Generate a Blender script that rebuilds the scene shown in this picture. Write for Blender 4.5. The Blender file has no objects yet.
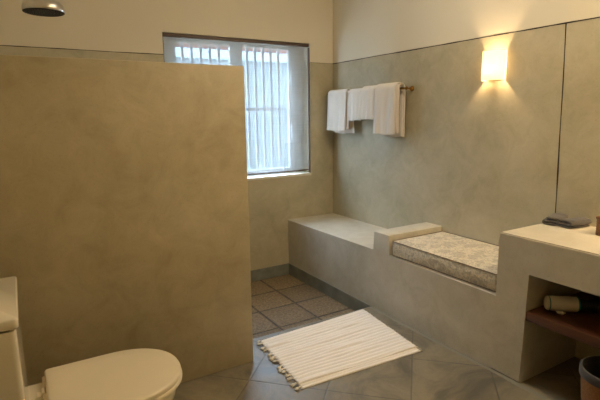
import bpy, bmesh, math, random
from mathutils import Vector, Matrix, noise

random.seed(7)
S = bpy.context.scene
COL = S.collection
PI = math.pi

# ------------------------------------------------------------------ materials
def srgb(r, g, b):
    f = lambda c: (c/255/12.92) if c/255 <= .04045 else ((c/255+.055)/1.055)**2.4
    return (f(r), f(g), f(b), 1.0)

class NT:
    def __init__(s, name):
        s.m = bpy.data.materials.new(name); s.m.use_nodes = True
        s.t = s.m.node_tree; s.n = s.t.nodes; s.l = s.t.links
        s.b = s.n['Principled BSDF']; s.out = s.n['Material Output']
    def new(s, ty, **kw):
        n = s.n.new(ty)
        for k, v in kw.items(): setattr(n, k, v)
        return n
    def link(s, a, b): s.l.new(a, b)
    def coords(s, kind='Object', scale=(1,1,1), rot=(0,0,0), loc=(0,0,0)):
        tc = s.new('ShaderNodeTexCoord'); mp = s.new('ShaderNodeMapping')
        mp.inputs['Scale'].default_value = scale; mp.inputs['Rotation'].default_value = rot
        mp.inputs['Location'].default_value = loc
        s.link(tc.outputs[kind], mp.inputs['Vector']); return mp.outputs['Vector']
    def noise(s, vec, scale, detail=5, rough=.6, dist=0):
        n = s.new('ShaderNodeTexNoise'); n.inputs['Scale'].default_value = scale
        n.inputs['Detail'].default_value = detail; n.inputs['Roughness'].default_value = rough
        n.inputs['Distortion'].default_value = dist
        s.link(vec, n.inputs['Vector']); return n.outputs['Fac']
    def ramp(s, fac, stops):
        r = s.new('ShaderNodeValToRGB'); e = r.color_ramp.elements
        while len(e) < len(stops): e.new(.5)
        for i, (p, c) in enumerate(stops):
            e[i].position = p; e[i].color = c if len(c) == 4 else (*c, 1)
        s.link(fac, r.inputs['Fac']); return r.outputs['Color']
    def mix(s, fac, a, b, blend='MIX'):
        m = s.new('ShaderNodeMix', data_type='RGBA', blend_type=blend)
        for sock, v in ((m.inputs[0], fac), (m.inputs[6], a), (m.inputs[7], b)):
            if hasattr(v, 'is_output'): s.link(v, sock)
            else: sock.default_value = v
        return m.outputs[2]
    def math(s, op, a, b=0.0, c=None):
        m = s.new('ShaderNodeMath', operation=op)
        for i, v in enumerate((a, b, c)):
            if v is None: continue
            if hasattr(v, 'is_output'): s.link(v, m.inputs[i])
            else: m.inputs[i].default_value = v
        return m.outputs[0]
    def bump(s, h, strength=.2, dist=.01):
        b = s.new('ShaderNodeBump'); b.inputs['Strength'].default_value = strength
        b.inputs['Distance'].default_value = dist
        s.link(h, b.inputs['Height']); s.link(b.outputs['Normal'], s.b.inputs['Normal'])
    def set(s, **kw):
        for k, v in kw.items():
            k = k.replace('_', ' ')
            if hasattr(v, 'is_output'): s.link(v, s.b.inputs[k])
            else: s.b.inputs[k].default_value = v

def simple(name, col, rough=.5, metal=0, nscale=30, amt=.12, bump=.05, coat=0):
    k = NT(name); v = k.coords()
    n = k.noise(v, nscale, 4)
    d = tuple(c*(1-amt) for c in col[:3]); l = tuple(min(1, c*(1+amt)) for c in col[:3])
    k.set(Base_Color=k.ramp(n, [(.3, d), (.7, l)]), Roughness=rough, Metallic=metal)
    if coat: k.b.inputs['Coat Weight'].default_value = coat
    if bump: k.bump(n, bump, .002)
    return k.m

H1 = 1.925
def cement(name, c0, c1, c2, paint=None, rough=.55):
    """hand-trowelled polished cement with soft clouds and small blemishes; above H1 limewash paint"""
    k = NT(name); v = k.coords()
    n1 = k.noise(v, 1.6, 6, .62, .6); n2 = k.noise(v, 7, 7, .68, .9); n3 = k.noise(v, 95, 3, .6)
    col = k.ramp(k.math('ADD', k.math('MULTIPLY', n1, .6), k.math('MULTIPLY', n2, .4)),
                 [(.36, c0), (.5, c1), (.65, c2)])
    pit = k.ramp(n3, [(.27, (.74,.74,.74)), (.42, (1,1,1))])
    col = k.mix(.55, col, pit, 'MULTIPLY')
    r = k.math('ADD', rough-.1, k.math('MULTIPLY', n2, .2))
    if paint:
        sx = k.new('ShaderNodeSeparateXYZ'); k.link(v, sx.inputs[0])
        f = k.math('GREATER_THAN', sx.outputs['Z'], H1)
        pc = k.ramp(n1, [(.3, tuple(c*.97 for c in paint[:3])), (.7, paint)])
        col = k.mix(f, col, pc); r = k.math('MAXIMUM', r, k.math('MULTIPLY', f, .8))
    k.set(Base_Color=col, Roughness=r)
    k.bump(k.math('ADD', n2, k.math('MULTIPLY', n3, .15)), .12, .006)
    return k.m

M = {}
PAINT = srgb(224, 216, 197)
M['wall'] = cement('polished_cement_wall', srgb(166,158,132), srgb(182,174,148), srgb(196,188,164), PAINT)
M['partition'] = cement('partition_cement', srgb(158,147,120), srgb(175,164,137), srgb(190,180,155))
M['bench'] = cement('bench_cement', srgb(188,181,163), srgb(203,197,182), srgb(215,210,196))
M['ceiling'] = simple('ceiling_paint', srgb(226,222,210), .85, amt=.02, bump=.02)
M['groove'] = simple('groove_shadow_gap', srgb(58,50,42), .9, amt=.5, nscale=14)
M['skirting'] = simple('grey_cement_skirting', srgb(128,130,122), .5, amt=.22, nscale=9, bump=.15)

def floor_mat():
    """large slate tiles laid diagonally, dark thin joints, each tile its own shade"""
    k = NT('slate_floor'); v = k.coords()
    sx = k.new('ShaderNodeSeparateXYZ'); k.link(v, sx.inputs[0])
    X, Y = sx.outputs['X'], sx.outputs['Y']
    P = .614
    a = k.math('DIVIDE', k.math('ADD', k.math('SUBTRACT', X, Y), -1.172+10*P), P)   # x-y = 1.172 + nP
    b = k.math('DIVIDE', k.math('ADD', k.math('ADD', X, Y), 2.835+10*P), P)
    fa, fb = k.math('FRACT', a), k.math('FRACT', b)
    def edge(f): return k.math('MINIMUM', f, k.math('SUBTRACT', 1, f))
    wob = k.math('MULTIPLY', k.math('SUBTRACT', k.noise(v, 12, 4), .5), .012)
    e = k.math('ADD', k.math('MINIMUM', edge(fa), edge(fb)), wob)
    joint = k.math('SUBTRACT', 1, k.math('SMOOTH_MIN', k.math('MULTIPLY', e, 75), 1, .2))
    cb = k.new('ShaderNodeCombineXYZ'); k.link(k.math('FLOOR', a), cb.inputs[0]); k.link(k.math('FLOOR', b), cb.inputs[1])
    wn = k.new('ShaderNodeTexWhiteNoise', noise_dimensions='3D'); k.link(cb.outputs[0], wn.inputs['Vector'])
    n1 = k.noise(v, 3.2, 7, .62, 1.2); n2 = k.noise(v, 38, 5, .65)
    base = k.ramp(n1, [(.33, srgb(88,84,74)), (.48, srgb(116,109,94)), (.6, srgb(130,122,104)), (.74, srgb(112,112,104))])
    tint = k.ramp(wn.outputs['Value'], [(0, (.86,.86,.86)), (1, (1.12,1.1,1.06))])
    col = k.mix(1, base, tint, 'MULTIPLY')
    col = k.mix(.35, col, k.ramp(n2, [(.3, (.75,.75,.75)), (.7, (1.1,1.1,1.1))]), 'MULTIPLY')
    col = k.mix(k.math('MAXIMUM', joint, 0), col, srgb(84,80,72))
    # pale cement fillet along the foot of the bench
    st = k.math('LESS_THAN', k.math('ADD', k.math('MULTIPLY', k.math('ADD', X, .5304), -1), k.math('MULTIPLY', wob, 4)), .032)
    st = k.math('MULTIPLY', st, k.math('LESS_THAN', X, -.53))
    col = k.mix(st, col, srgb(128,125,114))
    k.set(Base_Color=col, Roughness=k.math('ADD', .33, k.math('MULTIPLY', n1, .22)))
    k.b.inputs['Specular IOR Level'].default_value = .6
    k.bump(k.math('SUBTRACT', k.math('ADD', k.math('MULTIPLY', n2, .25), n1), k.math('MAXIMUM', joint, 0)), .22, .006)
    return k.m
M['floor'] = floor_mat()

def shower_mat():
    k = NT('rough_brown_stone_tiles'); v = k.coords()
    sx = k.new('ShaderNodeSeparateXYZ'); k.link(v, sx.inputs[0])
    X, Y = sx.outputs['X'], sx.outputs['Y']; P = .335
    a = k.math('DIVIDE', k.math('ADD', X, .853+20*P), P); b = k.math('DIVIDE', k.math('ADD', Y, .335+20*P), P)
    fa, fb = k.math('FRACT', a), k.math('FRACT', b)
    def edge(f): return k.math('MINIMUM', f, k.math('SUBTRACT', 1, f))
    wob = k.math('MULTIPLY', k.math('SUBTRACT', k.noise(v, 14, 5), .5), .05)
    e = k.math('ADD', k.math('MINIMUM', edge(fa), edge(fb)), wob)
    joint = k.math('MAXIMUM', k.math('SUBTRACT', 1, k.math('MULTIPLY', e, 24)), 0)
    cb = k.new('ShaderNodeCombineXYZ'); k.link(k.math('FLOOR', a), cb.inputs[0]); k.link(k.math('FLOOR', b), cb.inputs[1])
    wn = k.new('ShaderNodeTexWhiteNoise', noise_dimensions='3D'); k.link(cb.outputs[0], wn.inputs['Vector'])
    n2 = k.noise(v, 55, 6, .75); n1 = k.noise(v, 6, 4)
    col = k.ramp(n2, [(.32, srgb(84,69,50)), (.5, srgb(130,112,85)), (.7, srgb(164,146,114))])
    col = k.mix(1, col, k.ramp(wn.outputs['Value'], [(0, (.8,.8,.8)), (1, (1.12,1.1,1.06))]), 'MULTIPLY')
    col = k.mix(.5, col, k.ramp(n1, [(.35, (.8,.8,.8)), (.65, (1.1,1.1,1.1))]), 'MULTIPLY')
    col = k.mix(joint, col, srgb(48,40,32))
    k.set(Base_Color=col, Roughness=.6)
    k.bump(k.math('SUBTRACT', n2, k.math('MULTIPLY', joint, 1.5)), .5, .008)
    return k.m
M['shower'] = shower_mat()

M['ceramic'] = simple('glazed_white_ceramic', srgb(222,214,196), .12, amt=.01, bump=0, coat=.4)
M['seat'] = simple('toilet_seat_plastic', srgb(226,216,194), .28, amt=.01, bump=0)
M['rubber'] = simple('dark_rubber', srgb(40,38,36), .7)
M['chrome'] = simple('worn_chrome', srgb(214,208,198), .3, .85, amt=.05, bump=0)
M['nozzle'] = simple('shower_nozzle_rubber', srgb(74,70,60), .5)
M['brass'] = simple('aged_brass', srgb(150,112,60), .3, 1, amt=.2)
M['dark_metal'] = simple('dark_steel', srgb(70,64,58), .4, .8)
M['white_frame'] = simple('painted_white_window_wood', srgb(214,218,222), .45, amt=.03)
M['bar'] = simple('white_painted_bars', srgb(150,158,166), .45, amt=.03)
M['brown_rail'] = simple('brown_blind_rail', srgb(92,72,60), .5)
M['sill'] = simple('white_sill_plaster', srgb(224,220,206), .6, amt=.04)

def cloth(name, col, rough=.95, scale=500, amt=.1, bump=.4):
    k = NT(name); v = k.coords()
    n = k.noise(v, scale, 2); n2 = k.noise(v, 9, 4)
    c = k.ramp(n, [(.3, tuple(x*(1-amt) for x in col[:3])), (.7, col)])
    c = k.mix(.3, c, k.ramp(n2, [(.3, (.9,.9,.9)), (.7, (1.03,1.03,1.03))]), 'MULTIPLY')
    k.set(Base_Color=c, Roughness=rough)
    k.b.inputs['Sheen Weight'].default_value = .25
    k.bump(n, bump, .002)
    return k.m
M['towel'] = cloth('white_cotton_terry', srgb(232,224,214))
M['mat'] = cloth('cream_ribbed_cotton', srgb(246,240,235))
M['fringe'] = cloth('cotton_fringe', srgb(232,224,208))
M['grey_towel'] = cloth('grey_terry', srgb(94,90,88), amt=.3, scale=260)
M['wicker'] = simple('woven_cane', srgb(120,82,44), .6, amt=.4, nscale=160, bump=.5)

def mattress_mat(name, base, fl):
    k = NT(name); v = k.coords()
    vo = k.new('ShaderNodeTexVoronoi', feature='F1'); vo.inputs['Scale'].default_value = 12
    dist = k.new('ShaderNodeVectorMath', operation='ADD')
    nn = k.new('ShaderNodeTexNoise'); nn.inputs['Scale'].default_value = 22; k.link(v, nn.inputs['Vector'])
    sc = k.new('ShaderNodeVectorMath', operation='SCALE'); sc.inputs['Scale'].default_value = .07
    k.link(nn.outputs['Color'], sc.inputs[0]); k.link(v, dist.inputs[0]); k.link(sc.outputs[0], dist.inputs[1])
    k.link(dist.outputs[0], vo.inputs['Vector'])
    petals = k.ramp(vo.outputs['Distance'], [(.1, (1,1,1)), (.2, (.25,.25,.25)), (.36, (.9,.9,.9)), (.44, (0,0,0))])
    n = k.noise(v, 42, 4, .7, 1.5)
    leaf = k.ramp(n, [(.5, (0,0,0)), (.56, (.8,.8,.8))])
    f = k.mix(1, petals, leaf, 'LIGHTEN')
    k.set(Base_Color=k.mix(k.math('MULTIPLY', f, .6), base, fl), Roughness=.85)
    q = k.noise(v, 16, 2); k.bump(q, .5, .02)
    return k.m
M['ticking'] = mattress_mat('floral_mattress_ticking', srgb(216,207,188), srgb(128,124,116))
M['piping'] = cloth('grey_piping', srgb(140,126,110), amt=.2)

def wood(name, c0, c1):
    k = NT(name); v = k.coords(scale=(14, .9, 14))
    n = k.noise(v, 5, 6, .6, 1.5)
    k.set(Base_Color=k.ramp(n, [(.3, c0), (.7, c1)]), Roughness=.42); k.bump(n, .08, .003)
    return k.m
M['wood'] = wood('reddish_hardwood', srgb(66,36,18), srgb(96,54,28))
M['dryer'] = simple('cream_plastic', srgb(208,198,180), .35, amt=.02, bump=0)
M['teal'] = simple('teal_plastic_ring', srgb(26,120,128), .35, amt=.05, bump=0)
M['black'] = simple('black_plastic', srgb(26,27,29), .35, amt=.1, bump=0)
M['smoke'] = simple('smoky_grey_plastic', srgb(84,92,96), .25, amt=.1, bump=0)
M['bin'] = simple('woven_tan_fibre', srgb(150,104,62), .7, amt=.25, nscale=120, bump=.5)
M['bin_rim'] = cloth('charcoal_rim_cloth', srgb(70,66,66), amt=.2)

# lamp shade: frosted glass, lets the bulb through
def shade_mat():
    k = NT('frosted_glass_shade')
    tr = k.new('ShaderNodeBsdfTranslucent'); tr.inputs['Color'].default_value = srgb(255,246,224)
    df = k.new('ShaderNodeBsdfDiffuse'); df.inputs['Color'].default_value = srgb(250,244,230)
    em = k.new('ShaderNodeEmission'); em.inputs['Color'].default_value = (1.0,.66,.30,1); em.inputs['Strength'].default_value = 0.6
    mx = k.new('ShaderNodeMixShader'); mx.inputs[0].default_value = .3
    ad = k.new('ShaderNodeAddShader')
    k.link(tr.outputs[0], mx.inputs[1]); k.link(df.outputs[0], mx.inputs[2])
    k.link(mx.outputs[0], ad.inputs[0]); k.link(em.outputs[0], ad.inputs[1]); k.link(ad.outputs[0], k.out.inputs['Surface'])
    return k.m
M['shade'] = shade_mat()

def blind_mat():
    """sheer linen: fine weave, partly see-through, partly glowing from the daylight behind"""
    k = NT('sheer_linen_blind'); v = k.coords()
    w1 = k.noise(k.coords(scale=(260, 1, 3)), 1, 2); w2 = k.noise(k.coords(scale=(4, 1, 260)), 1, 2); n = k.noise(v, 4, 4)
    wv = k.math('ADD', k.math('MULTIPLY', k.math('ADD', w1, w2), .5), k.math('MULTIPLY', k.math('SUBTRACT', n, .5), .3))
    tr = k.new('ShaderNodeBsdfTranslucent'); tr.inputs['Color'].default_value = (.115,.12,.125,1)
    df = k.new('ShaderNodeBsdfDiffuse'); df.inputs['Color'].default_value = srgb(206,200,190)
    tp = k.new('ShaderNodeBsdfTransparent'); tp.inputs['Color'].default_value = (.95,.97,1,1)
    m1 = k.new('ShaderNodeMixShader'); m1.inputs[0].default_value = .45
    k.link(tr.outputs[0], m1.inputs[1]); k.link(df.outputs[0], m1.inputs[2])
    m2 = k.new('ShaderNodeMixShader')
    k.link(k.math('ADD', .33, k.math('MULTIPLY', k.math('SUBTRACT', wv, .5), .5)), m2.inputs[0])
    k.link(m1.outputs[0], m2.inputs[1]); k.link(tp.outputs[0], m2.inputs[2]); k.link(m2.outputs[0], k.out.inputs['Surface'])
    return k.m
M['blind'] = blind_mat()

def foliage_mat(name, a, b, c, scale=18):
    k = NT(name); v = k.coords(); n = k.noise(v, scale, 6, .75)
    k.set(Base_Color=k.ramp(n, [(.35, a), (.5, b), (.65, c)]), Roughness=.8); k.bump(n, .6, .05); return k.m
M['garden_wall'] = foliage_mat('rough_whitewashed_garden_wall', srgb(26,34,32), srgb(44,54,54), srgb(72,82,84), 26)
M['sky_band'] = simple('sky_strip_band', srgb(80,94,104), .9, amt=.1)
M['leaf'] = foliage_mat('shrub_leaves', srgb(60,96,54), srgb(112,150,90), srgb(168,196,134), 25)
M['terracotta'] = simple('terracotta_roof_tile', srgb(120,84,76), .8, amt=.3, nscale=20)
M['ground'] = simple('garden_gravel', srgb(170,165,150), .9, amt=.2, nscale=60)
M['stem'] = simple('brown_stem', srgb(90,70,48), .8)

# ------------------------------------------------------------------ geometry helpers
def finish(name, bm, mat, parent=None, smooth=False, angle=None):
    bmesh.ops.recalc_face_normals(bm, faces=bm.faces)
    me = bpy.data.meshes.new(name); bm.to_mesh(me); bm.free()
    mats = mat if isinstance(mat, (list, tuple)) else [mat]
    for m in mats: me.materials.append(m)
    if smooth:
        for p in me.polygons: p.use_smooth = True
        if angle is not None: me.set_sharp_from_angle(angle=math.radians(angle))
    o = bpy.data.objects.new(name, me); COL.objects.link(o)
    if parent: o.parent = parent; o.matrix_parent_inverse = parent_inv(parent)
    return o
def parent_inv(p):
    m = Matrix.LocRotScale(p.location, p.rotation_euler, p.scale)
    q = p.parent
    while q: m = Matrix.LocRotScale(q.location, q.rotation_euler, q.scale) @ m; q = q.parent
    return m.inverted()
def tag(o, label=None, cat=None, group=None, kind=None):
    if label: o['label'] = label
    if cat: o['category'] = cat
    if group: o['group'] = group
    if kind: o['kind'] = kind
    return o
def empty(name, loc, **kw):
    o = bpy.data.objects.new(name, None); COL.objects.link(o); o.location = loc; o.empty_display_size = .05
    return tag(o, **kw)
def box(bm, x0, x1, y0, y1, z0, z1, bev=0, seg=2, mi=0):
    vs = [bm.verts.new((x, y, z)) for x in (x0, x1) for y in (y0, y1) for z in (z0, z1)]
    fs = [bm.faces.new([vs[i] for i in f]) for f in ((0,1,3,2),(4,6,7,5),(0,4,5,1),(2,3,7,6),(0,2,6,4),(1,5,7,3))]
    for f in fs: f.material_index = mi
    if bev:
        es = list({e for f in fs for e in f.edges})
        bmesh.ops.bevel(bm, geom=es, offset=bev, segments=seg, profile=.5, affect='EDGES')
def B(name, b, mat, parent=None, bev=0, seg=2, **kw):
    bm = bmesh.new(); box(bm, *b, bev=bev, seg=seg)
    o = finish(name, bm, mat, parent, smooth=bev > 0, angle=35)
    return tag(o, **kw)
def tube(bm, pts, r, n=10, caps=True):
    pts = [Vector(p) for p in pts]; rings = []
    rs = r if isinstance(r, (list, tuple)) else [r]*len(pts)
    prev = None
    for i, p in enumerate(pts):
        t = (pts[min(i+1, len(pts)-1)]-pts[max(i-1, 0)]).normalized()
        if prev is None:
            a = Vector((0,0,1)) if abs(t.z) < .9 else Vector((1,0,0)); u = t.cross(a).normalized()
        else: u = (prev-t*prev.dot(t)).normalized()
        prev = u; w = t.cross(u)
        rings.append([bm.verts.new(p+(u*math.cos(2*PI*k/n)+w*math.sin(2*PI*k/n))*rs[i]) for k in range(n)])
    for a, b in zip(rings, rings[1:]):
        for k in range(n): bm.faces.new((a[k], a[(k+1)%n], b[(k+1)%n], b[k]))
    if caps: bm.faces.new(rings[0][::-1]); bm.faces.new(rings[-1])
def lathe(bm, prof, c, n=48, axis='Z'):
    """prof: (r, h) list; closed at r = 0"""
    c = Vector(c); rings = []
    def P(r, h, a):
        x, y = r*math.cos(a), r*math.sin(a)
        return c+(Vector((x, y, h)) if axis == 'Z' else Vector((x, h, y)) if axis == 'Y' else Vector((h, x, y)))
    for r, h in prof:
        rings.append([bm.verts.new(P(0, h, 0))] if r == 0 else [bm.verts.new(P(r, h, 2*PI*k/n)) for k in range(n)])
    for a, b in zip(rings, rings[1:]):
        for k in range(n):
            q = (k+1) % n
            if len(a) == 1 and len(b) == 1: continue
            if len(a) == 1: bm.faces.new((a[0], b[q], b[k]))
            elif len(b) == 1: bm.faces.new((a[k], a[q], b[0]))
            else: bm.faces.new((a[k], a[q], b[q], b[k]))
def loft(bm, loops, capb=True, capt=True):
    rs = [[bm.verts.new(p) for p in L] for L in loops]; n = len(rs[0])
    for a, b in zip(rs, rs[1:]):
        for k in range(n): bm.faces.new((a[k], a[(k+1)%n], b[(k+1)%n], b[k]))
    if capb: bm.faces.new(rs[0][::-1])
    if capt: bm.faces.new(rs[-1])

# ------------------------------------------------------------------ dimensions (metres)
W = .5304                     # bench depth
YA, YB_ = -1.280, -1.444      # raised arm
Y3, Y4 = -2.322, -2.500       # counter end, opening edge
HB, HA, HC, HO = .443, .590, .800, .617
YS = -1.272                   # step into the shower
ZS = -.110
XP, YP, HP = -1.642, -1.5256, 1.6936
WX0, WX1, WZ0, WZ1 = -1.642, -.2614, .872, 2.097
XL, YF, ZC = -3.0, -5.2, 2.95
CEND = -4.55

# ------------------------------------------------------------------ the room
bm = bmesh.new()
T = .24
box(bm, XL-T, WX0, 0, T, ZS-.1, ZC); box(bm, WX1, T, 0, T, ZS-.1, ZC)
box(bm, WX0, WX1, 0, T, ZS-.1, WZ0); box(bm, WX0, WX1, 0, T, WZ1, ZC)
tag(finish('wall_back', bm, M['wall']), kind='structure')
B('wall_right', (0, T, YF, 0, ZS-.1, ZC), M['wall'], kind='structure')
B('wall_left', (XL-T, XL, YF, 0, ZS-.1, ZC), M['wall'], kind='structure')
B('wall_front', (XL-T, T, YF-T, YF, ZS-.1, ZC), M['wall'], kind='structure')
B('ceiling', (XL-T, T, YF-T, T, ZC, ZC+.15), M['ceiling'], kind='structure')
B('floor', (XL, 0, YF, YS, ZS-.1, 0), M['floor'], kind='structure')
B('floor', (XL, 0, YS, 0, ZS-.1, ZS), M['shower'], kind='structure')
B('wall_partition', (XL, XP, YP, YP+.13, 0, HP), M['partition'], bev=.006, kind='structure')

# groove between cladding and painted wall, and the joint between two panels: hand cut, slightly uneven
def groove(name, a, b, nrm, w=.0055, seed=0):
    a, b, nrm = Vector(a), Vector(b), Vector(nrm); n = 90; bm = bmesh.new(); rows = []
    side = (b-a).normalized().cross(nrm)
    for i in range(n+1):
        p = a.lerp(b, i/n)
        ww = w*(.55+.9*abs(noise.noise(p*5+Vector((seed,0,0))))); o = side*.003*noise.noise(p*2.2+Vector((0,seed,3)))
        rows.append([bm.verts.new(p+o+side*s*ww/2+nrm*d) for s, d in ((-1,-.002),(-1,.0012),(1,.0012),(1,-.002))])
    for r, q in zip(rows, rows[1:]):
        for k in range(4): bm.faces.new((r[k], r[(k+1)%4], q[(k+1)%4], q[k]))
    bm.faces.new(rows[0][::-1]); bm.faces.new(rows[-1])
    tag(finish(name, bm, M['groove']), kind='structure')
groove('trim_1', (XL, 0, H1), (WX0, 0, H1), (0,-1,0), .006, 1)
groove('trim_2', (WX1, 0, H1), (0, 0, H1), (0,-1,0), .004, 2)
groove('trim_3', (0, 0, H1), (0, YF, H1), (-1,0,0), .008, 3)
groove('trim_4', (0, -2.312, HC), (0, -2.280, H1), (-1,0,0), .008, 4)

# grey cement upstand round the sunken shower floor
B('baseboard_back', (XL, -W, -.006, 0, ZS, 0), M['skirting'], kind='structure')
B('baseboard_right', (-W-.006, -W, YS, -.006, ZS, 0), M['skirting'], kind='structure')
B('baseboard_step', (XL, -W, YS, YS+.006, ZS, .0), M['skirting'], kind='structure')

# ------------------------------------------------------------------ built-in bench
bm = bmesh.new()
prof = [(Y3+.0003,ZS),(Y3+.0003,HB),(YB_,HB),(YB_,HA),(YA,HA),(YA,HB),(-.0005,HB),(-.0005,ZS)]
v0 = [bm.verts.new((-W, y, z)) for y, z in prof]; v1 = [bm.verts.new((-.0005, y, z)) for y, z in prof]
bm.faces.new(v0[::-1]); bm.faces.new(v1)
for k in range(8): bm.faces.new((v0[k], v0[(k+1)%8], v1[(k+1)%8], v1[k]))
def soft(e):
    a_, b_ = e.verts[0].co, e.verts[1].co
    front = abs(a_.x+W) < .001 and abs(b_.x+W) < .001
    if front: return a_.z > ZS+.01 and b_.z > ZS+.01
    return abs(a_.x-b_.x) > .1 and a_.z > HA-.001
bmesh.ops.bevel(bm, geom=[e for e in bm.edges if soft(e)], offset=.006, segments=2, profile=.5, affect='EDGES')
tag(finish('masonry_bench', bm, M['bench'], None, smooth=True, angle=35),
    label='long built-in pale cement bench with raised armrest, running from the window wall to the counter', cat='bench')

cnt = empty('masonry_counter', (-W/2, -3.4, 0), label='pale cement vanity counter with an open niche underneath, right edge of the room', cat='counter')
bm = bmesh.new()
# side cheek, top slab, far cheek as one L-shaped profile
prof = [(Y3,0),(Y3,HC),(CEND,HC),(CEND,0),(CEND+.15,0),(CEND+.15,HO),(Y4,HO),(Y4,0)]
v0 = [bm.verts.new((-W-.0003, y, z)) for y, z in prof]; v1 = [bm.verts.new((-.0005, y, z)) for y, z in prof]
n = len(prof)
bm.faces.new(v0); bm.faces.new(v1[::-1])
for k in range(n): bm.faces.new((v0[k], v0[(k+1)%n], v1[(k+1)%n], v1[k]))
bmesh.ops.bevel(bm, geom=[e for e in bm.edges if abs(e.verts[0].co.x+W) < .01 and abs(e.verts[1].co.x+W) < .01 and not (abs(e.verts[0].co.y-Y3) < .001 and abs(e.verts[1].co.y-Y3) < .001) or (abs(e.verts[0].co.y-Y3) < .001 and abs(e.verts[1].co.y-Y3) < .001 and e.verts[0].co.z > .7 and e.verts[1].co.z > .7)],
                offset=.006, segments=2, affect='EDGES')
finish('counter_body', bm, M['bench'], cnt, smooth=True, angle=35)
B('shelf', (-W+.004, -.001, CEND+.151, Y4-.001, .3595, .4092), M['wood'], cnt, bev=.003, label='reddish brown wooden shelf')

# ------------------------------------------------------------------ mattress
mt = empty('seat_mattress', (-.26, -1.89, HB), label='thin floral mattress lying in the bench recess beside the counter', cat='mattress')
def pad(x0, x1, y0, y1, z0, z1, r=.028, nx=26, ny=44):
    bm = bmesh.new(); loops = []
    def outline(inset, z):
        pts = []
        X0, X1, Y0, Y1 = x0+inset, x1-inset, y0+inset, y1-inset; rr = max(.004, r-inset*.6)
        for cx, cy, a0 in ((X1-rr, Y1-rr, 0), (X0+rr, Y1-rr, 90), (X0+rr, Y0+rr, 180), (X1-rr, Y0+rr, 270)):
            for k in range(7):
                a = math.radians(a0+k*15); pts.append((cx+rr*math.cos(a), cy+rr*math.sin(a), z))
        return pts
    e = .012
    for ins, z in ((e, z0), (e*.3, z0+e*.3), (0, z0+e), (-.003, (z0+z1)/2), (0, z1-e), (e*.3, z1-e*.3), (e, z1)):
        loops.append(outline(ins, z))
    loft(bm, loops, True, False)
    return bm, outline
bm, outl = pad(-.517, -.003, -2.319, -1.455, .449, .553)
# softly tufted top: grid inside the outline
top = bmesh.new()
nx, ny = 28, 48; gx0, gx1, gy0, gy1 = -.504, -.016, -2.304, -1.468
grid = [[None]*(ny+1) for _ in range(nx+1)]
for i in range(nx+1):
    for j in range(ny+1):
        x = gx0+(gx1-gx0)*i/nx; y = gy0+(gy1-gy0)*j/ny
        u = min(i, nx-i)/nx*2; w = min(j, ny-j)/ny*2
        dome = (1-(1-min(1, u*3))**2)*(1-(1-min(1, w*5))**2)
        z = .553+.012*dome+.004*dome*noise.noise(Vector((x*14, y*14, 1)))
        grid[i][j] = top.verts.new((x, y, z))
for i in range(nx):
    for j in range(ny): top.faces.new((grid[i][j], grid[i+1][j], grid[i+1][j+1], grid[i][j+1]))
me = bpy.data.meshes.new('tmp'); top.to_mesh(me); top.free(); bm.from_mesh(me); bpy.data.meshes.remove(me)
pd = finish('mattress_pad', bm, M['ticking'], mt, smooth=True, angle=60)
bm = bmesh.new(); pts = outl(.001, .5515); tube(bm, pts+[pts[0]], .0028, 8, False)
finish('top_piping', bm, M['piping'], mt, smooth=True, )
bm = bmesh.new(); pts = outl(.001, .4525); tube(bm, pts+[pts[0]], .0028, 8, False)
finish('bottom_piping', bm, M['piping'], mt, smooth=True)

# ------------------------------------------------------------------ window, bars, sheer blind, garden outside
win = empty('window_1', ((WX0+WX1)/2, .14, WZ0), kind='structure')
FX0, FX1, FZ0, FZ1 = WX0, WX1, WZ0, WZ1; FY0, FY1 = .13, .18
bm = bmesh.new()
f = .105; fr_ = .12
box(bm, FX0, FX0+f, FY0, FY1, FZ0, FZ1+.04); box(bm, FX1-fr_, FX1, FY0, FY1, FZ0, FZ1+.04)
box(bm, FX0+f, FX1-fr_, FY0, FY1, FZ0, FZ0+.025); box(bm, FX0+f, FX1-fr_, FY0, FY1, FZ1-.02, FZ1+.04)
finish('window_frame', bm, M['white_frame'], win)
XM = -.955
bm = bmesh.new(); box(bm, XM-.025, XM+.025, FY0-.01, FY1, FZ0+.025, FZ1-.02, bev=.004)
finish('mullion', bm, M['white_frame'], win)
for sx0, sx1 in ((FX0+f, XM-.025), (XM+.025, FX1-fr_)):
    bm = bmesh.new(); s = .035
    box(bm, sx0, sx0+s, FY0+.01, FY1-.01, FZ0+.025, FZ1-.02); box(bm, sx1-s, sx1, FY0+.01, FY1-.01, FZ0+.025, FZ1-.02)
    box(bm, sx0+s, sx1-s, FY0+.01, FY1-.01, FZ0+.025, FZ0+.06); box(bm, sx0+s, sx1-s, FY0+.01, FY1-.01, FZ1-.05, FZ1-.02)
    c = finish('casement', bm, M['white_frame'], win)
    bm = bmesh.new(); box(bm, sx0+s, sx1-s, FY0+.03, FY0+.034, FZ0+.06, FZ1-.05)
    g = NT('window_glass') if 'window_glass' not in bpy.data.materials else None
    if g:
        tp = g.new('ShaderNodeBsdfTransparent'); gl = g.new('ShaderNodeBsdfGlossy'); gl.inputs['Roughness'].default_value = .02
        mx = g.new('ShaderNodeMixShader'); mx.inputs[0].default_value = .06
        g.link(tp.outputs[0], mx.inputs[1]); g.link(gl.outputs[0], mx.inputs[2]); g.link(mx.outputs[0], g.out.inputs['Surface'])
    finish('pane', bm, bpy.data.materials['window_glass'], c)
bm = bmesh.new(); box(bm, FX1-fr_-.03, FX1-fr_-.012, FY0-.03, FY0-.012, 1.22, 1.34, bev=.004); box(bm, FX1-fr_-.026, FX1-fr_-.016, FY0-.014, FY0+.011, 1.27, 1.29)
finish('handle', bm, M['white_frame'], win)
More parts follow.
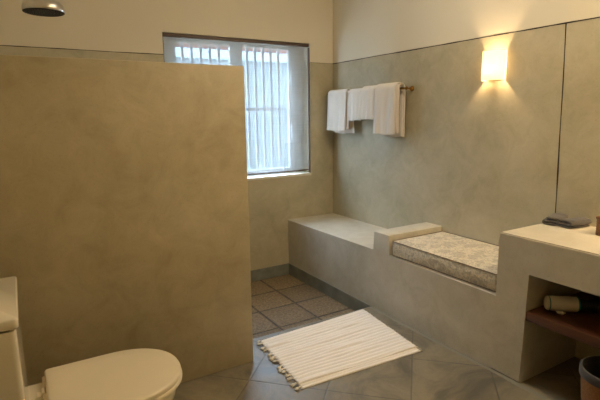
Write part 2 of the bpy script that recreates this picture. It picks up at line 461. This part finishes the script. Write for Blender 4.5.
bm = bmesh.new(); box(bm, FX1-fr_-.03, FX1-fr_-.012, FY0-.03, FY0-.012, 1.72, 1.84, bev=.004); box(bm, FX1-fr_-.026, FX1-fr_-.016, FY0-.014, FY0+.011, 1.77, 1.79)
finish('handle', bm, M['white_frame'], win)
# outer bars
for x0, x1 in ((FX0+f+.03, XM-.055), (XM+.055, FX1-fr_-.03)):
    nb = 5
    for k in range(nb):
        x = x0+(x1-x0)*(k+1)/(nb+1)
        bm = bmesh.new(); box(bm, x-.0115, x+.0115, .20, .216, FZ0+.02, FZ1-.02, bev=.003)
        finish('vertical_bar', bm, M['bar'], win)
bm = bmesh.new(); box(bm, FX0+.02, FX1-.02, .196, .214, 1.482, 1.512, bev=.002)
finish('cross_bar', bm, M['bar'], win)
B('window_sill', (WX0+.0005, WX1-.0005, -.006, .2, WZ0-.016, WZ0+.004), M['sill'], win)

bl = empty('roller_blind', ((WX0+WX1)/2, .03, WZ1), label='sheer off-white linen blind drawn down over the barred window', cat='blind')
B('head_rail', (WX0+.004, WX1-.004, .012, .05, WZ1-.03, WZ1-.002), M['brown_rail'], bl, bev=.004)
BZ0 = WZ0+.03
bm = bmesh.new(); nx, nz = 60, 30; g = []
for i in range(nx+1):
    r = []
    for j in range(nz+1):
        x = WX0+.01+(WX1-WX0-.02)*i/nx; z = BZ0+.01+(WZ1-.03-BZ0)*j/nz
        r.append(bm.verts.new((x, .026+.0025*noise.noise(Vector((x*5, z*.8, 0))), z)))
    g.append(r)
for i in range(nx):
    for j in range(nz): bm.faces.new((g[i][j], g[i+1][j], g[i+1][j+1], g[i][j+1]))
finish('blind_fabric', bm, M['blind'], bl, smooth=True)
B('bottom_rail', (WX0+.012, WX1-.012, .016, .034, BZ0-.002, BZ0+.012), M['brown_rail'], bl, bev=.003)
for x in (WX0+.001, WX1-.008): B('side_gap_strip', (x, x+.007, .008, .034, WZ0+.0065, WZ1-.036), M['brown_rail'], bl)  # thin brown strips stand in for the shaded gap beside the fabric

# garden beyond
B('ground', (-6, 4, T, 7, -.35, -.25), M['ground'], kind='structure')
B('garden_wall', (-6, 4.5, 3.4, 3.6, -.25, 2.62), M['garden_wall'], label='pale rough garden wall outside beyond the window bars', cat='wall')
B('sky_strip', (-6.02, 4.52, 3.36, 3.64, 2.33, 2.60), M['sky_band'], bpy.data.objects['garden_wall'])  # band added at the wall top, its lighter colour imitates bright sky
ev = empty('roof_eave', (-1, .5, 2.15), label='strip of terracotta roof eave hanging outside above the window', cat='roof')
bm = bmesh.new()
for k in range(24):
    x = -2.9+k*.17
    pts = [(x+.05*math.cos(a), 0, .05*math.sin(a)) for a in [PI*i/8 for i in range(9)]]
    lo = [[(px, .245, 2.24+pz) for px, _, pz in pts], [(px, .60, 2.11+pz) for px, _, pz in pts]]
    lo = [L+[(px*.8+x*.2, yy, zz-.012) for px, yy, zz in L[::-1]] for L in lo]
    loft(bm, lo)
finish('roof_tiles', bm, M['terracotta'], ev, smooth=True, angle=50)
B('fascia_board', (-3.0, 1.2, 0.58, .60, 2.075, 2.11), M['terracotta'], ev)
def shrub(x, y, h, s, label):
    t = empty('garden_shrub', (x, y, -.25), label=label, cat='shrub', group='shrubs in front of the garden wall')
    bm = bmesh.new()
    for k in range(5): tube(bm, [(x, y, -.25), (x+.05*math.cos(k*1.3), y+.05*math.sin(k*1.3), -.25+h*.4), (x+s*.5*math.cos(k*1.3), y+s*.5*math.sin(k*1.3), -.25+h*.75)], [.012,.009,.004], 6)
    finish('stem', bm, M['stem'], t)
    bm = bmesh.new()
    for k in range(420):
        d = Vector((random.gauss(0,1), random.gauss(0,1), random.gauss(0,1))).normalized()*random.uniform(.55,1)
        c = Vector((x+d.x*s, y+d.y*s, -.25+h*.55+d.z*h*.45))
        a = Vector((random.gauss(0,1), random.gauss(0,1), random.gauss(0,1))).normalized()
        b = a.cross(d).normalized(); L = .06
        q = [bm.verts.new(c+a*L), bm.verts.new(c+b*L*.4+d*.01), bm.verts.new(c-a*L), bm.verts.new(c-b*L*.4+d*.01)]
        bm.faces.new(q)
    finish('foliage', bm, M['leaf'], t)
shrub(-.35, 2.7, 1.05, .42, 'green shrub outside seen low through the blind, left one beside the partition')
shrub(.55, 2.8, .9, .40, 'green shrub outside seen low through the right half of the blind')

# ------------------------------------------------------------------ wall lamps
def sconce(y, label, power):
    t = empty('wall_sconce', (0, y, 1.74), label=label, cat='wall lamp', group='glass wall sconces on the right wall')
    R = .076; z0, z1 = 1.641, 1.826
    bm = bmesh.new(); rings = []
    for z in (z0, z1):
        o_, i_ = [], []
        for k in range(25):
            a = PI*k/24
            sx = abs(math.sin(a))**.8; cy = math.copysign(abs(math.cos(a))**.8, math.cos(a))
            o_.append(bm.verts.new((-.004-R*sx*.95, y+R*cy, z))); i_.append(bm.verts.new((-.004-(R-.004)*sx*.95, y+(R-.004)*cy, z)))
        rings.append((o_, i_))
    (ob, ib), (ot, it) = rings
    for k in range(24):
        bm.faces.new((ob[k], ob[k+1], ot[k+1], ot[k])); bm.faces.new((ib[k], it[k], it[k+1], ib[k+1]))
        bm.faces.new((ob[k], ib[k], ib[k+1], ob[k+1])); bm.faces.new((ot[k], ot[k+1], it[k+1], it[k]))
    finish('glass_shade', bm, M['shade'], t, smooth=True, angle=40)
    B('wall_plate', (-.012, -.0005, y-.045, y+.045, 1.65, 1.80), M['brass'], t, bev=.003)
    bm = bmesh.new(); lathe(bm, [(0,-.03),(.016,-.03),(.016,.012),(.012,.016),(0,.016)], (-.042, y, 1.675), 20)
    tube(bm, [(-.01, y, 1.67), (-.042, y, 1.67)], .006)
    finish('bulb_holder', bm, M['brass'], t, smooth=True, angle=40)
    L = bpy.data.lights.new('bulb_light', 'POINT'); L.energy = power; L.color = (1.0, .68, .36); L.shadow_soft_size = .02
    lo = bpy.data.objects.new('bulb_light', L); COL.objects.link(lo); lo.parent = t; lo.matrix_parent_inverse = parent_inv(t)
    lo.location = (-.042, y, 1.708)
    return t
sconce(-1.835, 'glowing frosted glass half-round sconce on the wall above the mattress', 12)
sconce(-3.32, 'glowing frosted glass half-round sconce on the wall above the counter', 200)

# unseen ceiling lamps outside the picture, added as fill light for the room
def fill_lamp(x, y, rad, col, st, label):
    cl = empty('fill_lamp', (x, y, ZC), label=label, cat='fill lamp')
    bm = bmesh.new(); lathe(bm, [(0,0),(rad+.02,0),(rad+.02,-.02),(rad,-.03)], (x,y,ZC-.0005)); finish('lamp_base', bm, M['chrome'], cl, smooth=True, angle=40)
    k = NT('fill_lamp_diffuser'); em = k.new('ShaderNodeEmission'); em.inputs['Color'].default_value = col; em.inputs['Strength'].default_value = st
    k.link(em.outputs[0], k.out.inputs['Surface'])
    bm = bmesh.new(); lathe(bm, [(rad,-.03),(rad,-.045),(rad*.8,-.065),(rad*.4,-.078),(0,-.08)], (x,y,ZC-.0005)); finish('diffuser', bm, k.m, cl, smooth=True)
fill_lamp(-1.0, -1.85, .25, (1.0,.88,.70,1), 21, 'large round fill lamp added on the ceiling above the bath mat')
fill_lamp(-.62, -3.25, .15, (1.0,.76,.42,1), 105, 'small warm round fill lamp added on the ceiling above the counter')

# ------------------------------------------------------------------ towel rail and towels
tr = empty('towel_rail', (-.085, -.6, 1.632), label='aged brass towel rail with round end flange under the wall groove', cat='towel rail')
bm = bmesh.new(); tube(bm, [(-.085, -.03, 1.632), (-.085, -1.105, 1.632)], .009, 14); finish('rod', bm, M['brass'], tr, smooth=True, angle=40)
for y in (-.06, -1.088):
    bm = bmesh.new(); tube(bm, [(-.085, y, 1.632), (-.012, y, 1.632)], .0065, 10)
    lathe(bm, [(0,-.0205),(.012,-.0205),(.016,-.016),(.02,-.008),(.02,0),(0,0)], (-.0005, y, 1.632), 20, 'X')
    finish('bracket', bm, M['brass'], tr, smooth=True, angle=40)
bm = bmesh.new(); lathe(bm, [(0,-.012),(.012,-.009),(.015,0),(.012,.006),(0,.006)], (-.085, -1.112, 1.632), 18, 'Y')
finish('finial', bm, M['brass'], tr, smooth=True)

def drape(bm, y0, y1, zf, zb, gap, th, seed, wav=.006, slant=0.0, zc=1.632, xc=-.085, shear=0.0, back_shift=0.0):
    """folded towel hung over the rail: closed thick sheet, front low edge zf, back low edge zb"""
    prof = []
    R = gap
    nf = 16
    for k in range(nf+1): prof.append((-R, zf+(zc-zf)*k/nf, 0))
    for k in range(1, 8):
        a = PI-PI*k/8; prof.append((R*math.cos(a), zc+R*math.sin(a)*.9, 0))
    for k in range(nf+1): prof.append((R, zc-(zc-zb)*k/nf, 1))
    ny = 26; outer, inner = [], []
    for j in range(ny+1):
        t = j/ny; ro, ri = [], []
        for i, (dx, z, bk) in enumerate(prof):
            d = max(0, (zc-z)/.35)
            y = y0+(y1-y0)*t
            y += slant*d*(1-t) + shear*d + (back_shift*d if bk else 0)
            w = wav*d**.6*(math.sin(t*9+seed*2.1+d*1.2)+.6*math.sin(t*21+seed))*.7
            w += .004*noise.noise(Vector((y*22, z*5, seed)))
            sg = -1 if not bk else 1
            zz = z+(.004*math.sin(t*7+seed)*(1 if d > .7 else 0))
            x = xc+dx+(w if not bk else w*.4)
            nx_ = (dx/R) if R else 0; nz_ = max(0, (z-zc)/R)
            e = th*(0.35 if j in (0, ny) else 1)
            ro.append(bm.verts.new((x+nx_*e/2, y, zz+nz_*e/2))); ri.append(bm.verts.new((x-nx_*e/2, y, zz-nz_*e/2)))
        outer.append(ro); inner.append(ri)
    m = len(prof)
    for j in range(ny):
        for i in range(m-1):
            bm.faces.new((outer[j][i], outer[j+1][i], outer[j+1][i+1], outer[j][i+1]))
            bm.faces.new((inner[j][i], inner[j][i+1], inner[j+1][i+1], inner[j+1][i]))
        for i in (0, m-1): bm.faces.new((outer[j][i], inner[j][i], inner[j+1][i], outer[j+1][i]))
    for j in (0, ny):
        for i in range(m-1): bm.faces.new((outer[j][i], outer[j][i+1], inner[j][i+1], inner[j][i]))
def towel(name, label, args):
    bm = bmesh.new()
    for a in args: drape(bm, **a)
    o = finish(name, bm, M['towel'], None, smooth=True, angle=60)
    return tag(o, label=label, cat='towel', group='white towels hung over the rail')
towel('bath_towel', 'white bath towel hanging on the rail nearest the window', [
    dict(y0=-.09, y1=-.385, zf=1.29, zb=1.27, gap=.036, th=.010, seed=1, shear=.02, back_shift=-.03, wav=.011),
    dict(y0=-.10, y1=-.40, zf=1.30, zb=1.265, gap=.020, th=.009, seed=2, wav=.002, shear=.0, back_shift=-.03)])
towel('hand_towel', 'small white hand towel hanging beside the window-side bath towel', [
    dict(y0=-.410, y1=-.590, zf=1.384, zb=1.39, gap=.030, th=.009, seed=3, shear=-.004, wav=.010),
    dict(y0=-.413, y1=-.595, zf=1.40, zb=1.40, gap=.018, th=.008, seed=4, wav=.002)])
towel('hand_towel', 'small white hand towel with slanting edge hanging against the right-hand bath towel', [
    dict(y0=-.612, y1=-.785, zf=1.398, zb=1.39, gap=.044, th=.010, seed=5, slant=.06, wav=.011),
    dict(y0=-.606, y1=-.78, zf=1.415, zb=1.40, gap=.022, th=.008, seed=6, wav=.002)])
towel('bath_towel', 'widest white bath towel with folded edge at the brass finial end of the rail', [
    dict(y0=-.80, y1=-1.045, zf=1.275, zb=1.262, gap=.052, th=.010, seed=7, slant=.02, wav=.011),
    dict(y0=-.81, y1=-1.062, zf=1.283, zb=1.25, gap=.036, th=.010, seed=8, wav=.003),
    dict(y0=-.81, y1=-1.056, zf=1.29, zb=1.262, gap=.0195, th=.009, seed=9, wav=.001)])

# ------------------------------------------------------------------ folded grey face cloths on the counter
def folded(name, cx, cy, rz, lx, ly, h, seed, label):
    """stack of folded layers: the profile is a flattened spiral swept along its length"""
    bm = bmesh.new(); layers = 2
    th = h/3.2
    # centreline of a sheet folded in three, profile in (u, z)
    path = []
    u0, u1 = -lx/2, lx/2
    def arc(cu, cz, r, a0, a1, n=7):
        for k in range(n+1):
            a = math.radians(a0+(a1-a0)*k/n); path.append((cu+r*math.cos(a), cz+r*math.sin(a)))
    z1 = th/2; step = th*1.08
    path.append((u0, z1)); path.append((0, z1))
    arc(u1-step/2, z1+step/2, step/2, -90, 90)
    path.append((0, z1+step))
    arc(u0+step/2, z1+step*1.5, step/2, 270, 90)
    path.append((0, z1+step*2+.004)); path.append((u1-.012, z1+step*2))
    n = len(path); ny = 12; rings = []
    for j in range(ny+1):
        t = j/ny; v = (t-.5)*ly; out = []; e = 1 if 0 < j < ny else .6
        L, Rr = [], []
        for i, (u, z) in enumerate(path):
            a = path[max(0, i-1)]; b = path[min(n-1, i+1)]; d = Vector((b[0]-a[0], b[1]-a[1])).normalized(); nn = Vector((-d.y, d.x))
            wob = .003*noise.noise(Vector((u*30, v*30, seed))); zz = z+wob*(z/h)*1.5
            L.append((u+nn.x*th/2*e, zz+nn.y*th/2*e)); Rr.append((u-nn.x*th/2*e, zz-nn.y*th/2*e))
        prof = L+Rr[::-1]
        c, s = math.cos(rz), math.sin(rz)
        rings.append([(cx+c*u-s*v, cy+s*u+c*v, HC+.0008+max(0, z)) for u, z in prof])
    loft(bm, rings, False, False)
    # caps as strips
    bm.verts.ensure_lookup_table(); m = 2*n
    for base in (0, ny*m):
        for i in range(n-1):
            bm.faces.new([bm.verts[base+q] for q in (i, i+1, m-2-i, m-1-i)])
    o = finish(name, bm, M['grey_towel'], None, smooth=True, angle=70)
    sb = o.modifiers.new('soft', 'SUBSURF'); sb.levels = 1; sb.render_levels = 1
    return tag(o, label=label, cat='face cloth', group='grey folded cloths on the counter')
folded('folded_face_cloth', -.092, -2.366, math.radians(105), .088, .165, .046, 3, 'folded grey face cloth on the counter corner, behind the other cloth')
folded('folded_face_cloth', -.092, -2.473, math.radians(80), .088, .16, .046, 8, 'folded grey face cloth on the counter, nearer to the woven box')

# woven box
wb = empty('woven_box', (-.12, -2.70, HC), label='brown woven cane box standing on the counter at the picture edge', cat='box')
bm = bmesh.new()
x0, x1, y0, y1 = -.185, -.055, -2.775, -2.635
for i in range(14):
    z = HC+.003+i*.0062; o = .0012*(i % 2)
    pts = []
    for cx, cy, a0 in ((x1-.012, y1-.012, 0), (x0+.012, y1-.012, 90), (x0+.012, y0+.012, 180), (x1-.012, y0+.012, 270)):
        for k in range(4):
            a = math.radians(a0+k*30); pts.append((cx+(.012+o)*math.cos(a), cy+(.012+o)*math.sin(a), z))
    tube(bm, pts+[pts[0]], .0036, 6, False)
box(bm, x0+.004, x1-.004, y0+.004, y1-.004, HC, HC+.086)
finish('woven_body', bm, M['wicker'], wb, smooth=True, angle=50)
B('lid', (x0-.004, x1+.004, y0-.004, y1+.004, HC+.0865, HC+.1), M['wicker'], wb, bev=.004)

# ------------------------------------------------------------------ hair dryer on the shelf
hz = .4092
hd = empty('hair_dryer', (-.42, -2.6, hz), label='cream hair dryer with teal rings lying on the wooden shelf', cat='hair dryer')
A = Vector((-.43, -2.543, hz+.0412)); D = Vector((.74, -.67, 0)).normalized()
def along(bm, prof, n=32):
    u = Vector((0,0,1)); w = D.cross(u)
    rings = []
    for r, h in prof:
        c = A+D*h
        rings.append([bm.verts.new(c)] if r == 0 else [bm.verts.new(c+(u*math.cos(2*PI*k/n)+w*math.sin(2*PI*k/n))*r*1.18) for k in range(n)])
    for a, b in zip(rings, rings[1:]):
        for k in range(n):
            q = (k+1) % n
            if len(a) == 1: bm.faces.new((a[0], b[q], b[k]))
            elif len(b) == 1: bm.faces.new((a[k], a[q], b[0]))
            else: bm.faces.new((a[k], a[q], b[q], b[k]))
bm = bmesh.new(); along(bm, [(0,0),(.024,.001),(.029,.006),(.0315,.014)]); finish('rear_cap', bm, M['dryer'], hd, smooth=True, angle=50)
bm = bmesh.new(); along(bm, [(.0315,.014),(.0328,.015),(.0328,.0185),(.0315,.0195)]); finish('rear_ring', bm, M['teal'], hd, smooth=True, angle=50)
bm = bmesh.new(); along(bm, [(.0315,.0195),(.033,.03),(.0335,.09),(.033,.150)]); finish('barrel', bm, M['dryer'], hd, smooth=True, angle=50)
bm = bmesh.new(); along(bm, [(.033,.150),(.0345,.151),(.0345,.157),(.033,.158)]); finish('front_ring', bm, M['teal'], hd, smooth=True, angle=50)
bm = bmesh.new(); along(bm, [(.031,.158),(.028,.17),(.024,.2),(.03,.235),(.03,.24),(.02,.24),(0,.232)]); finish('nozzle', bm, M['black'], hd, smooth=True, angle=50)
bm = bmesh.new(); pts = [A+D*.09+Vector((.02,0,-.01)), A+D*.13+Vector((.06,0,-.012)), A+D*.17+Vector((.12,0,-.014)), A+D*.2+Vector((.17,0,-.015))]
tube(bm, pts, [.017,.016,.015,.016], 14); finish('handle', bm, M['black'], hd, smooth=True, angle=50)
bm = bmesh.new(); pts = []
for k in range(44):
    a = k*.42; r = .012+.0002*k
    pts.append((-.412+r*math.cos(a)*.75, -2.618+r*math.sin(a)*1.1, hz+.004+.00022*k))
tube(bm, pts, .0028, 8); finish('coiled_cord', bm, M['dryer'], hd, smooth=True)

# ------------------------------------------------------------------ waste bin
BX, BY = -.487, -2.925
wbn = empty('waste_bin', (BX, BY, 0), label='round tan woven bin with charcoal rim standing under the counter', cat='bin')
bm = bmesh.new(); prof = [(0,.002),(.098,.002),(.102,.006)]
for i in range(26):
    z = .01+i*.0085; prof.append((.104+.026*(z/.24)**.7+.0014*(i % 2), z))
prof += [(.128,.235)]
lathe(bm, prof, (BX, BY, 0), 56); finish('bin_body', bm, M['bin'], wbn, smooth=True, angle=60)
bm = bmesh.new(); lathe(bm, [(.1345,.226),(.1375,.23),(.1375,.266),(.134,.270),(.128,.270),(.1265,.262),(.1265,.2365),(.1345,.226)], (BX, BY, 0), 56)
finish('rim_band', bm, M['bin_rim'], wbn, smooth=True, angle=50)

bm = bmesh.new(); lathe(bm, [(.1278,.2364),(.124,.2),(.101,.014),(0,.0135),(0,.0165),(.098,.017),(.121,.2),(.1262,.2364),(.1278,.2364)], (BX, BY, 0), 56); finish('dark_liner', bm, M['bin_rim'], wbn, smooth=True, angle=60)

# ------------------------------------------------------------------ bath mat
mm = empty('bath_mat', (-1.1, -1.63, 0), label='cream ribbed cotton bath mat with fringed ends on the slate floor', cat='bath mat')
c00, c10, c11, c01 = Vector((-1.505,-1.335)), Vector((-.636,-1.300)), Vector((-.722,-1.968)), Vector((-1.552,-1.925))
def rag(u, v):   # u along the ribs, v away from the shower
    return c00.lerp(c10, u).lerp(c01.lerp(c11, u), v)
def layer(name, z0, th, v1, seed, amp, du=0):
    nu, nv = 110, 190; bm = bmesh.new(); up, dn = [], []
    for j in range(nv+1):
        r, q = [], []
        for i in range(nu+1):
            u, v = i/nu, j/nv*v1
            p = rag(u+du, v)
            vv = v+.008*noise.noise(Vector((u*3, v*5, seed)))
            rib = .5+.5*math.cos(2*PI*vv*20)
            wr = amp*max(0, noise.noise(Vector((u*2.2+v*.8, v*9, seed+3))))*2.0
            wr += amp*1.3*math.exp(-((v-.18-.1*u)/.022)**2)*max(0, math.sin(u*9+1))
            wr += amp*1.2*math.exp(-((v-.62+.06*u)/.02)**2)*max(0, math.sin(u*7+4))
            eu = min(u, 1-u)*nu; ev_ = min(j, nv-j)
            e = min(1, eu/2+.3)*min(1, ev_/3+.3)
            h = th*.65+.0052*rib**.6+wr
            jit = .004*noise.noise(Vector((v*12, seed, u)))
            P = (p.x+(jit if i in (0, nu) else 0), p.y+.004*noise.noise(Vector((u*5, 0, seed))), z0+h*e)
            r.append(bm.verts.new(P)); q.append(bm.verts.new((P[0], P[1], z0)))
        up.append(r); dn.append(q)
    for j in range(nv):
        for i in range(nu):
            bm.faces.new((up[j][i], up[j][i+1], up[j+1][i+1], up[j+1][i]))
        bm.faces.new((up[j][0], up[j+1][0], dn[j+1][0], dn[j][0])); bm.faces.new((up[j][nu], dn[j][nu], dn[j+1][nu], up[j+1][nu]))
    for i in range(nu):
        for j in (0, nv): bm.faces.new((up[j][i], up[j][i+1], dn[j][i+1], dn[j][i]))
    return finish(name, bm, M['mat'], mm, smooth=True, angle=70)
layer('under_layer', .0008, .006, 1.0, 1, .0015)
layer('top_layer', .0082, .007, .945, 5, .006)
for k in range(15):        # knotted tassels on the left end
    v = .01+.97*k/14; p = rag(0, v); r = random
    a = math.radians(180+r.uniform(-50, 40)); L = r.uniform(.022, .04)
    d = Vector((math.cos(a), math.sin(a), 0))
    bm = bmesh.new(); base = Vector((p.x+.008, p.y, .009)); k1 = base+d*L*.5+Vector((0,0,.001)); 
    tube(bm, [base, base+d*L*.25, k1, k1+d*.006, k1+d*L*.55+Vector((0,0,-.003)), k1+d*L*.9+Vector((0,0,-.006))], [.004,.003,.0055,.0045,.0065,.0028], 8)
    for s in (-1, 1):
        e = Vector((-d.y, d.x, 0))*s*.007
        tube(bm, [k1, k1+d*L*.4+e+Vector((0,0,-.002)), k1+d*L*.85+e*1.6+Vector((0,0,-.006))], [.003,.0042,.002], 6)
    finish('knotted_tassel', bm, M['fringe'], mm, smooth=True)
bm = bmesh.new()
for k in range(100):
    v = .0+1.0*k/99; p = rag(1, v); a = math.radians(random.uniform(-40, 30)); L = random.uniform(.012, .026)
    base = Vector((p.x-.005, p.y, .006)); d = Vector((math.cos(a), math.sin(a), 0))
    tube(bm, [base, base+d*L*.5+Vector((0,0,.001)), base+d*L+Vector((0,0,-.004))], [.0016,.0016,.001], 5)
fr = finish('cut_fringe', bm, M['fringe'], mm, smooth=True); tag(fr, kind='stuff')

# ------------------------------------------------------------------ toilet
tx = empty('toilet', (-2.6, -2.13, 0), label='white one-piece toilet with closed lid standing beside the partition', cat='toilet')
YC = -2.135
def dee(x0, xt, hw, z, yc=YC, n=40, back_r=.012):
    """D outline: straight back at x0, straight sides, round front at xt"""
    pts = []; L = xt-x0; xs = xt-min(hw*1.12, L*.8)
    for k in range(n+1):
        a = -PI/2+PI*k/n
        pts.append((xs+(xt-xs)*max(0, math.cos(a))**.92, yc+hw*math.copysign(abs(math.sin(a))**.96, math.sin(a)), z))
    for k in range(1, 6): pts.append((xs+(x0+back_r-xs)*k/5, yc+hw, z))
    pts.append((x0+back_r*.3, yc+hw-back_r*.3, z)); pts.append((x0, yc+hw-back_r, z))
    pts.append((x0, yc-hw+back_r, z)); pts.append((x0+back_r*.3, yc-hw+back_r*.3, z))
    for k in range(5, 0, -1): pts.append((xs+(x0+back_r-xs)*k/5, yc-hw, z))
    return pts
bm = bmesh.new()
loft(bm, [dee(-2.95, -2.42, .125, 0), dee(-2.95, -2.415, .128, .03), dee(-2.95, -2.38, .145, .18), dee(-2.95, -2.31, .178, .32), dee(-2.95, -2.272, .193, .39), dee(-2.95, -2.268, .195, .425), dee(-2.95, -2.274, .190, .435), dee(-2.945, -2.29, .18, .438)])
finish('bowl', bm, M['ceramic'], tx, smooth=True, angle=50)
bm = bmesh.new()
loft(bm, [dee(-2.72, -2.250, .197, .4385), dee(-2.725, -2.246, .203, .442), dee(-2.725, -2.246, .203, .452), dee(-2.72, -2.250, .198, .456)])
finish('seat_ring', bm, M['seat'], tx, smooth=True, angle=50)
bm = bmesh.new()
loft(bm, [dee(-2.710, -2.256, .198, .4575), dee(-2.715, -2.250, .205, .460), dee(-2.715, -2.250, .205, .472), dee(-2.712, -2.253, .202, .4775), dee(-2.706, -2.260, .195, .4800), dee(-2.66, -2.32, .15, .4808)])
finish('lid', bm, M['seat'], tx, smooth=True, angle=50)
for s in (-1, 1):
    bm = bmesh.new(); tube(bm, [(-2.724, YC+s*.075-.02, .455), (-2.724, YC+s*.075+.02, .455)], .008, 16); box(bm, -2.745, -2.712, YC+s*.075-.018, YC+s*.075+.018, .4385, .45)
    finish('hinge', bm, M['seat'], tx, smooth=True, angle=40)
def rbox(x0, x1, y0, y1, z, r=.03):
    pts = []
    for cx, cy, a0 in ((x1-r, y1-r, 0), (x0+r, y1-r, 90), (x0+r, y0+r, 180), (x1-r, y0+r, 270)):
        for k in range(7):
            a = math.radians(a0+k*15); pts.append((cx+r*math.cos(a), cy+r*math.sin(a), z))
    return pts
bm = bmesh.new(); r0 = .018
loft(bm, [rbox(-2.985, -2.772, YC-.203, YC+.213, .4385, r0), rbox(-2.985, -2.773, YC-.209, YC+.219, .64, r0), rbox(-2.985, -2.773, YC-.212, YC+.222, .822, r0)])
finish('tank', bm, M['ceramic'], tx, smooth=True, angle=50)
bm = bmesh.new()
loft(bm, [rbox(-2.99, -2.768, YC-.214, YC+.226, .8285, .012), rbox(-2.99, -2.765, YC-.217, YC+.229, .832, .014), rbox(-2.99, -2.765, YC-.217, YC+.229, .855, .014), rbox(-2.987, -2.769, YC-.213, YC+.225, .860, .012)])
finish('tank_lid', bm, M['ceramic'], tx, smooth=True, angle=50)
bm = bmesh.new(); loft(bm, [rbox(-2.98, -2.782, YC-.2, YC+.2, .8215, .012), rbox(-2.98, -2.782, YC-.2, YC+.2, .829, .012)])
finish('tank_gasket', bm, M['rubber'], tx)
bm = bmesh.new(); lathe(bm, [(0,.006),(.018,.006),(.022,.003),(.022,0),(0,0)], (-2.88, YC, .8602), 24); finish('flush_button', bm, M['chrome'], tx, smooth=True, angle=40)

# ------------------------------------------------------------------ shower head
SX, SY, SZ = -2.512, -.80, 2.010
sh = empty('shower_head', (SX, SY, SZ), label='round chrome rain shower head hanging above the partition', cat='shower head')
bm = bmesh.new(); lathe(bm, [(.098,0),(.104,.004),(.106,.014),(.103,.034),(.092,.052),(.07,.066),(.04,.076),(.022,.082),(.018,.11),(0,.11)], (SX, SY, SZ), 56)
finish('bell', bm, M['chrome'], sh, smooth=True, angle=60)
bm = bmesh.new(); lathe(bm, [(.104,.004),(.104,.0005),(.098,-.002),(.097,.002),(.09,.004)], (SX, SY, SZ), 56); finish('rim', bm, M['dark_metal'], sh, smooth=True, angle=60)
bm = bmesh.new(); lathe(bm, [(0,.001),(.094,.0025),(.094,.006),(0,.006)], (SX, SY, SZ), 56)
for rr, nn in ((.014,6),(.03,12),(.046,18),(.062,24),(.078,30)):
    for q in range(nn):
        a = 2*PI*q/nn; lathe(bm, [(0,-.003),(.0022,-.0025),(.003,.003)], (SX+rr*math.cos(a), SY+rr*math.sin(a), SZ), 6)
finish('spray_plate', bm, M['nozzle'], sh, smooth=True, angle=40)
bm = bmesh.new()
tube(bm, [(SX, SY, SZ+.10), (SX, SY, SZ+.16), (SX-.01, SY, SZ+.19), (SX-.035, SY, SZ+.205), (SX-.08, SY, SZ+.21), (XL+.003, SY, SZ+.21)], .011, 14)
finish('arm', bm, M['chrome'], sh, smooth=True, angle=60)
bm = bmesh.new(); lathe(bm, [(0,.014),(.02,.014),(.03,.004),(.03,0),(0,0)], (XL+.0005, SY, SZ+.21), 24, 'X'); finish('wall_flange', bm, M['chrome'], sh, smooth=True, angle=40)

# ------------------------------------------------------------------ daylight
w = bpy.data.worlds.new('daylight'); S.world = w; w.use_nodes = True
bg = w.node_tree.nodes['Background']; bg.inputs['Color'].default_value = (.62, .80, 1.0, 1); bg.inputs['Strength'].default_value = 46
pl = bpy.data.lights.new('window_portal', 'AREA'); pl.shape = 'RECTANGLE'; pl.size = WX1-WX0; pl.size_y = WZ1-WZ0
pl.cycles.is_portal = True
po = bpy.data.objects.new('window_portal', pl); COL.objects.link(po); po.location = ((WX0+WX1)/2, .235, (WZ0+WZ1)/2)
po.rotation_euler = (math.radians(-90), 0, 0)

# ------------------------------------------------------------------ camera
yaw, pit, rol = -.54067, -.17714, -.012754
f_ = Vector((-math.sin(yaw)*math.cos(pit), math.cos(yaw)*math.cos(pit), math.sin(pit)))
rt = Vector((math.cos(yaw), math.sin(yaw), 0)); up = rt.cross(f_)
c, s = math.cos(rol), math.sin(rol)
R_, U_ = c*rt+s*up, -s*rt+c*up
cam = bpy.data.cameras.new('camera'); co = bpy.data.objects.new('camera', cam); COL.objects.link(co)
co.matrix_world = Matrix(((R_.x, U_.x, -f_.x, -2.71817), (R_.y, U_.y, -f_.y, -3.87416), (R_.z, U_.z, -f_.z, 1.42846), (0,0,0,1)))
cam.sensor_width = 36; cam.lens = 468.6/600*36; cam.clip_start = .02
S.camera = co

S.view_settings.view_transform = 'Standard'; S.view_settings.look = 'None'
S.view_settings.gamma = 1; S.view_settings.use_curve_mapping = False; S.view_settings.exposure = 0.1
cy = S.cycles
cy.use_denoising = True
try: cy.denoiser = 'OPENIMAGEDENOISE'
except Exception: pass
cy.max_bounces = 14; cy.diffuse_bounces = 8; cy.transparent_max_bounces = 16; cy.sample_clamp_indirect = 8
cy.caustics_reflective = False; cy.caustics_refractive = False
